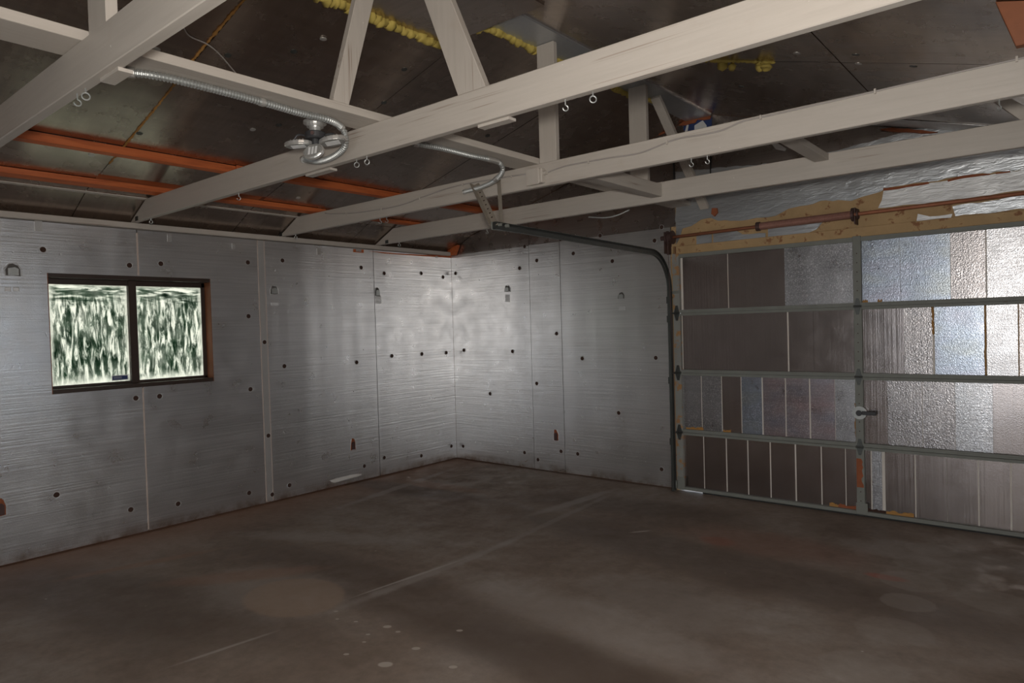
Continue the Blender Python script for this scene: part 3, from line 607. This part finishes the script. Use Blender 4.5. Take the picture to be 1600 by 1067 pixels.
# torsion shaft assembly over the door
sh = empty('torsion_shaft', (4.3, -.09, 2.27), label='rusty torsion shaft with spring and cable drum above the overhead door', cat='torsion shaft')
ZS = lambda x: 2.272 + (x-2.80)*.010
obj('shaft', MB().cyl((2.76, -.09, ZS(2.76)), (W-.05, -.09, ZS(W-.05)), .0135, 12), M['rust_shaft'], sh, smooth=True)
P = [(3.60+i*.0035, -.09, ZS(3.6+i*.0035)) for i in range(201)]
obj('spring', MB().tube(P, .03, 12, rf=lambda i: .0305 if i % 2 else .028), M['spring'], sh)
m = MB().cyl((4.30, -.09, ZS(4.3)), (4.318, -.09, ZS(4.3)), .05, 14).cyl((4.335, -.09, ZS(4.3)), (4.347, -.09, ZS(4.3)), .038, 14).box(4.316, 4.324, -.10, .0, ZS(4.3)-.07, ZS(4.3)+.05)
obj('centre_bracket', m, M['rust_dark'], sh)
obj('winding_cone', MB().cyl((3.585, -.09, ZS(3.6)), (3.615, -.09, ZS(3.6)), .036, 14), M['rust_dark'], sh)
m = MB().cyl((2.79, -.09, ZS(2.8)), (2.80, -.09, ZS(2.8)), .06, 20).cyl((2.80, -.09, ZS(2.8)), (2.835, -.09, ZS(2.8)), .046, 20).cyl((2.835, -.09, ZS(2.8)), (2.845, -.09, ZS(2.8)), .06, 20).cyl((2.73, -.09, ZS(2.8)), (2.79, -.09, ZS(2.8)), .02, 12)
obj('cable_drum', m, M['rust_dark'], sh)
obj('end_bearing_plate', MB().box(2.775, 2.782, -.13, .0, 2.13, ZS(2.8)+.05).box(2.74, 2.785, -.006, .0, 2.13, 2.32), M['rust_dark'], sh)
obj('lift_cable', MB().tube([(2.815, -.138, ZS(2.8)), (2.812, -.075, 1.2), (2.81, -.06, .1)], .0025, 5), M['rust_dark'], sh)
# jamb post between wall boards and door
obj('trim_3', MB().box(2.776, 2.80, -.006, .03, .0, 2.20).box(2.80, 2.845, .0, .03, 2.06, 2.12), M['tan'], kind=S, label='tan jamb strip beside the overhead door')

# ================================================================ ROOF FRAMING
def tie(yn, t, label, x1=W-.004, z0=2.40, z1=2.545):
    zt = roof_z(0)-.012
    q = [(.002, yn, z0), (x1, yn, z0), (x1, yn, roof_z(W)-.015), (x1-.26, yn, z1), (.30, yn, z1), (.012, yn, 2.406)]
    return obj('tie_beam', MB().prism(q, (0, t, 0)), M['white_x'], label=label, cat='beam', group='white tie beams across the garage', bevel=.003)
T1 = tie(-4.785, .042, 'white tie beam with two eye hooks crossing in front of the window')
T2 = tie(-3.487, .040, 'white tie beam that the three-headed lamp hangs against')
T3 = tie(-2.216, .040, 'white tie beam with a thin cable stapled along it')
T4 = tie(-1.122, .040, 'white tie beam closest to the overhead door wall')
for T, yn, u, v in ((T2, -3.487, 213, 342), (T3, -2.216, 438, 366), (T4, -1.122, 604, 382)):
    p = hit(u, v, 1, yn-.003); obj('metal_clip', MB().box(p.x-.02, p.x+.025, yn-.004, yn, 2.402, 2.435), M['steel_dark'], T)
for T, yn, L in ((T1, -4.785, [(168,128,197,110)]), (T2, -3.487, [(738,195,784,180), (478,274,520,264)])):
    for (u0, v0, u1, v1) in L:
        a, b = hit(u0, v0, 2, 2.394), hit(u1, v1, 2, 2.394); yc = yn+.036
        obj('lath_scrap', MB().box(a.x, b.x, yc-.012, yc+.034, 2.388, 2.40), M['white_x'], T)
def member(name, mb, mat, label, cat): return obj(name, mb, mat, label=label, cat=cat, bevel=.002)
member('centre_stringer', MB().box(2.79, 2.98, -5.9, .0, 2.545, 2.583), M['white_y'], 'long flat white stringer laid over the tie beams', 'board')
Z3 = 2.545
def strut(name, pts, y, t, mat, label, cat='strut'):
    """four corner pixels in the plane y, given thickness t"""
    q = [hit(u, v, 1, y) for u, v in pts]; return member(name, MB().prism(q, (0, t, 0)), mat, label, cat)
def post(x0, x1, y, zt, label): return member('king_post', MB().box(x0, x1, y, y+.038, Z3, zt), M['white_z'], label, 'post')
post(3.02, 3.17, -4.775, zr-.013, 'white king post standing on the tie beam in front of the window')
post(2.985, 3.115, -2.206, zr2-.013, 'cracked white king post on the cable-carrying tie beam')
post(3.01, 3.155, -1.112, zr2-.013, 'white king post on the tie beam closest to the overhead door')
k = 3.21
member('web_strut', MB().prism([(3.50, -3.475, Z3), (3.665, -3.475, Z3), (3.375, -3.475, k-.01), (3.235, -3.475, k-.01)], (0, .038, 0)), M['white_z'], 'wide slanting white web strut rising from the lamp-side tie beam to the ridge', 'strut')
member('ridge_prop', MB().prism([(2.94, -3.755, 2.583), (2.94, -3.665, 2.583), (2.94, -3.475, k-.012), (2.94, -3.575, k-.012)], (.038, 0, 0)), M['white_z'], 'leaning white prop standing on the stringer beside the lamp', 'strut')
member('gable_brace', MB().board((3.09, -.83, 3.27), (3.12, -.03, 2.50), (1, 0, 0), .075, .036), M['white_z'], 'thin white brace running from the ridge down to the gable wall', 'strut')
member('web_strut', MB().prism([(5.37, -1.112, Z3), (5.46, -1.112, Z3), (5.30, -1.112, roof_z(5.30)-.005), (5.20, -1.112, roof_z(5.20)-.005)], (0, .038, 0)), M['white_z'], 'short white web strut near the open end of the overhead door beam', 'strut')
member('hanging_block', MB().prism([(5.43, -2.53, 2.50), (5.62, -2.53, 2.50), (5.56, -2.53, roof_z(5.56)-.004), (5.37, -2.53, roof_z(5.37)-.004)], (0, .038, 0)), M['reveal'], 'bare orange block hanging from the slope over the cable-carrying tie beam', 'block')
member('spacer_block', MB().box(3.19, 3.275, -2.175, -1.123, 2.437, 2.527), M['white_y'], 'white spacer block between two tie beams under the ridge', 'block')
member('spacer_block', MB().box(4.33, 4.415, -2.175, -1.123, 2.500, 2.54), M['white_y'], 'flat white spacer block between two tie beams over the overhead door', 'block')
# purlins of bare orange fir on the left slope
def purlin(x, y0, y1, w, h, label, dx=0):
    za = roof_z(x-w/2)-h; q = [(x-w/2, y0, za), (x+w/2, y0, za+SL*w), (x+w/2, y0, roof_z(x+w/2)-.003), (x-w/2, y0, roof_z(x-w/2)-.003)]
    return obj('purlin', MB().prism(q, (dx, y1-y0, 0)), M['raw_y'], label=label, cat='purlin', group='bare orange purlins', bevel=.002)
purlin(XB, -5.6, -3.13, .04, .055, 'bare orange purlin higher up the slope between window and lamp beam')
purlin(XB+.015, -3.13, -.02, .04, .055, 'bare orange purlin higher up the slope running to the gable wall')
purlin(XA, -5.6, -3.30, .06, .04, 'bare orange purlin low on the slope above the window')
purlin(XA+.01, -3.30, -2.05, .05, .04, 'bare orange purlin low on the slope beyond the lamp beam')
purlin(XA+.0, -2.05, -.6, .045, .03, 'bare orange purlin low on the slope over the corner')
lath = [(YR, -4.0), (-3.42, -2.3)]
for y0, y1 in ((-5.5, -3.47), (-3.42, -2.2)):
    x = .285; obj('edge_batten', MB().prism([(x-.012, y0, roof_z(x)-.012), (x+.012, y0, roof_z(x)-.006), (x+.012, y0, roof_z(x)+.01), (x-.012, y0, roof_z(x)+.01)], (0, y1-y0, 0)), M['white_y'], ceil)

# ================================================================ FITTINGS
# screw eyes under the beams
hm = MB(); hm.cyl((0,0,.0), (0,0,-.016), .0028, 6)
hm.tube([(math.sin(t)*.0125, 0, -.0285+math.cos(t)*.0125) for t in [i*2*math.pi/16 for i in range(17)]], .0026, 6, caps=False)
hm2 = MB(); hm2.cyl((0,0,0), (0,0,-.022), .0028, 6); hm2.tube([(math.sin(t)*.011, 0, -.033+math.cos(t)*.011) for t in [i*1.5*math.pi/12 for i in range(13)]], .0026, 6)
HK = [(121,152,-4.76,'tie beam in front of the window',1),(134,145,-4.76,'tie beam in front of the window',0),
 (236,346,-3.467,'lamp-side tie beam by the wall',0),(373,305,-3.467,'lamp-side tie beam over its middle',1),(557,247,-3.467,'lamp-side beam, nearer the lamp',0),(573,242,-3.467,'lamp-side beam, second from the lamp',0),(883,146,-3.467,'lamp-side tie beam past the ridge',1),(926,131,-3.467,'lamp-side tie beam past the ridge',0),
 (462,371,-2.196,'cable-carrying beam by the wall',0),(594,343,-2.196,'cable-carrying beam, wall side of a pair',1),(604,341,-2.196,'cable-carrying beam, hanger side of a pair',1),(1080,243,-2.196,'cable-carrying beam, just before the gable brace',1),(1105,236,-2.196,'cable-carrying beam, just past the gable brace',1),(1561,134,-2.196,'cable-carrying beam at the orange strut',1),
 (624,386,-1.102,'beam next to the door wall, over the corner',0),(761,364,-1.102,'beam next to the door wall, at the track hanger',1)]
base = {}
for (u, v, y, where, kind) in HK:
    p = hit(u, v, 1, y); p.z = 2.4005
    nm = 'screw_eye' if kind == 0 else 'screw_hook'
    if kind not in base:
        o = obj(nm, hm if kind == 0 else hm2, M['galv']); o['category'] = 'hook'; base[kind] = (o, Vector(o.location)); o.location = p + base[kind][1]
    else: o = copy_at(base[kind][0], p + base[kind][1])
    o.rotation_euler = (0, 0, .9 + random.uniform(-.5, .5)); o['label'] = 'small steel %s under the %s' % ('screw eye' if kind == 0 else 'open hook', where); o['category'] = 'hook'; o['group'] = 'hooks under the tie beams'
# flexible conduits
def conduit(path, r, label, extra):
    n = int(sum((Vector(path[i+1])-Vector(path[i])).length for i in range(len(path)-1)) / .0032); P = spline(path, n)
    e = empty('flexible_conduit', P[0], label=label, cat='conduit')
    obj('ribbed_sleeve', MB().tube(P, r, 10, rf=lambda i: r*(1.0, .97, .74, .74)[i % 4]), M['galv'], e, smooth=False)
    for (k, ln, rad) in extra:
        i0 = int(k*(n-1)); i1 = min(i0 + max(2, int(ln/.0032)), n-1)
        obj('connector', MB().tube(P[i0:i1+1], rad, 12), M['alu'], e, smooth=False)
zc = 2.526
A = [hit(u, v, 2, zc) for u, v in ((197,113),(240,118),(300,131),(400,157),(470,177),(512,187))]
A += [hit(533,199,1,-3.60), hit(540,214,1,-3.58), hit(537,231,1,-3.56), hit(520,245,1,-3.545), hit(497,252,1,-3.53), hit(473,249,1,-3.486)]
conduit(A, .0165, 'ribbed metal conduit along the stringer looping past the lamp', [(0.0, .03, .019), (.33, .02, .0185), (.62, .02, .0185), (.985, .02, .020)])
B = [hit(u, v, 2, zc) for u, v in ((646,224),(690,232),(735,243),(765,249))] + [hit(781,255,2,2.520), hit(785,267,1,-2.44), hit(773,282,1,-2.37), hit(752,292,1,-2.29), hit(725,300,1,-2.218)]
conduit(B, .015, 'ribbed metal conduit dropping to the cable-carrying tie beam by the track hanger', [(.0, .03, .017), (.42, .09, .0155), (.62, .05, .018), (.985, .02, .018)])
C = [hit(u, v, 1, -1.0) for u, v in ((920,339),(945,340),(965,336),(983,328))]
conduit(C, .007, 'thin ribbed conduit hanging behind the tie beam next to the door wall', [])
# cable along the third tie beam
yc = -2.2205
for L, lb in (([(508,333),(520,334),(560,332),(620,322),(660,308),(700,294),(735,286),(778,279),(800,275),(822,272)], 'thin grey cable stapled to the beam between wall and junction box'),
          ([(848,272),(875,262),(890,258),(950,247),(1000,239),(1055,218),(1100,210),(1130,203),(1160,190),(1200,181),(1270,165),(1340,149),(1400,135),(1500,112),(1600,90),(1660,76)], 'thin grey cable stapled to the beam from junction box past the ridge')):
    P = spline([hit(u, v, 1, yc) for u, v in L], 90)
    cb = empty('cable', P[0], label=lb, cat='cable'); obj('sheath', MB().tube(P, .0042, 6), M['cable'], cb, smooth=True)
    for i in range(12, 88, 18):
        q = P[i]; obj('staple', MB().box(q.x-.004, q.x+.004, -2.227, -2.216, q.z-.011, q.z+.011), M['white_z'], cb)
q0, q1 = hit(825, 290, 1, -2.25), hit(847, 270, 1, -2.25)
jb = obj('junction_box', MB().box(q0.x, q1.x, -2.256, -2.217, 2.415, 2.505), M['white_x'], label='white painted junction box on the cable-carrying tie beam', cat='junction box', bevel=.004)
obj('box_lid', MB().box(q0.x-.006, q1.x-.02, -2.262, -2.256, 2.409, 2.511), M['white_z'], jb, bevel=.002)
obj('box_connector', MB().cyl((q1.x, -2.236, 2.475), (q1.x+.025, -2.236, 2.475), .013, 10), M['white_z'], jb)
# three-headed LED garage lamp
LP = hit(492, 190, 2, 2.545); LP.z = 2.545; side = Vector((RGT.x, RGT.y, 0)).normalized(); tow = Vector((-FWD.x, -FWD.y, 0)).normalized(); Zv = Vector((0,0,1))
lamp = empty('garage_lamp', LP, label='unlit three-headed garage lamp with black hub hung under the stringer', cat='lamp')
obj('ceiling_cover', MB().cyl(LP, LP - Zv*.012, .055, 20).cyl(LP - Zv*.012, LP - Zv*.028, .04, 16), M['alu'], lamp)
obj('neck', MB().cyl(LP - Zv*.028, LP - Zv*.055, .027, 16), M['alu'], lamp, smooth=False)
hub = obj('hub', MB().tube([LP - Zv*z for z in (.052, .056, .080, .086)], .05, 24, rf=lambda i: (.044, .05, .05, .044)[i]).cyl(LP - Zv*.086, LP - Zv*.115, .018, 12), M['black'], lamp)
obj('sensor', MB().cyl(LP - Zv*.068 + tow*.048, LP - Zv*.068 + tow*.054, .009, 10), M['rust_dark'], hub)
def head(c, ax, n, a=.068, b=.046):
    """an eight-sided lamp head: ax = its long direction, n = the way its lens faces"""
    ax = Vector(ax).normalized(); n = Vector(n).normalized(); n = (n - ax*n.dot(ax)).normalized(); t = n.cross(ax)
    def ring(f, g): return [c + ax*(a*f*math.cos(k*math.pi/8+math.pi/16)) + t*(b*f*math.sin(k*math.pi/8+math.pi/16)) + n*g for k in range(16)]
    h = obj('lamp_head', MB().prism(ring(1, -.008), n*.018), M['alu'], lamp, bevel=.003)
    obj('lens', MB().prism(ring(.84, .010), n*.003), M['lens'], h)
    m = MB()
    for k in (-1, 0, 1): m.prism([c + ax*(a*.5*i) + t*(b*(.32*k + .1*j)) + n*.0132 for i, j in ((-1,-1),(1,-1),(1,1),(-1,1))], n*.001)
    obj('led_row', m, M['print_white'], h)
    m = MB()
    for k in (-2, -1, 0, 1, 2): m.prism([c + ax*(a*(.22*k+.03*i)) + t*(b*.6*j) - n*.008 for i, j in ((-1,-1),(1,-1),(1,1),(-1,1))], -n*.008)
    obj('heat_sink_fins', m, M['alu'], h)
    return h
cc = LP - Zv*.098
head(cc - side*.083 - Zv*.008, -side - Zv*.06, -Zv + tow*.06)
head(cc + side*.083 + Zv*.004, side + Zv*.16, -Zv + tow*.16)
head(cc + tow*.035 - Zv*.058, tow*.45 - Zv*.9, tow*.8 - Zv*.15 - side*.15, .044, .054)
for s in (-1, 1):
    obj('head_arm', MB().tube(spline([LP - Zv*.066 + side*s*.046, LP - Zv*.062 + side*s*.085, LP - Zv*.085 + side*s*.105], 10), .005, 6), M['black'], lamp)

# small extras under the roof
P = spline([roofL(u, v) + Vector((0, 0, -.006)) for u, v in ((286,40),(297,55),(325,68),(345,85),(362,105),(376,121))], 40)
obj('loose_wire', MB().tube(P, .004, 6), M['cable'], label='loose grey wire sagging under the ceiling boards above the stringer', cat='wire', smooth=True)
for px in ([(1051,247),(1067,244),(1067,248),(1051,251)], [(1085,241),(1097,239),(1097,243),(1085,245)]): wallpoly(px, -.002, .004, M['rubber'], 'black_tape')
for px in ([(1051,251),(1053,251),(1054,283),(1052,283)], [(1109,240),(1111,240),(1111,274),(1109,274)]): wallpoly(px, -.002, .004, M['rubber'], 'board_edge')
wallpoly([(1201,221),(1210,221),(1228,232),(1226,236),(1212,233)], -.012, .01, M['foil_white'], 'foil_scrap', jag=.004)
wallpoly([(1112,325),(1120,325),(1121,332),(1116,338),(1111,334)], -.02, .02, M['rust'], 'rusty_box')
q = [(3.9, -.32, roof_z(3.9)-.004), (5.75, -.20, roof_z(5.75)-.004), (5.75, -.02, roof_z(5.75)-.004), (3.9, -.02, roof_z(3.9)-.004)]
obj('foil_flap', MB().prism(q, (0, 0, -.004)), M['foil_white'], ceil)
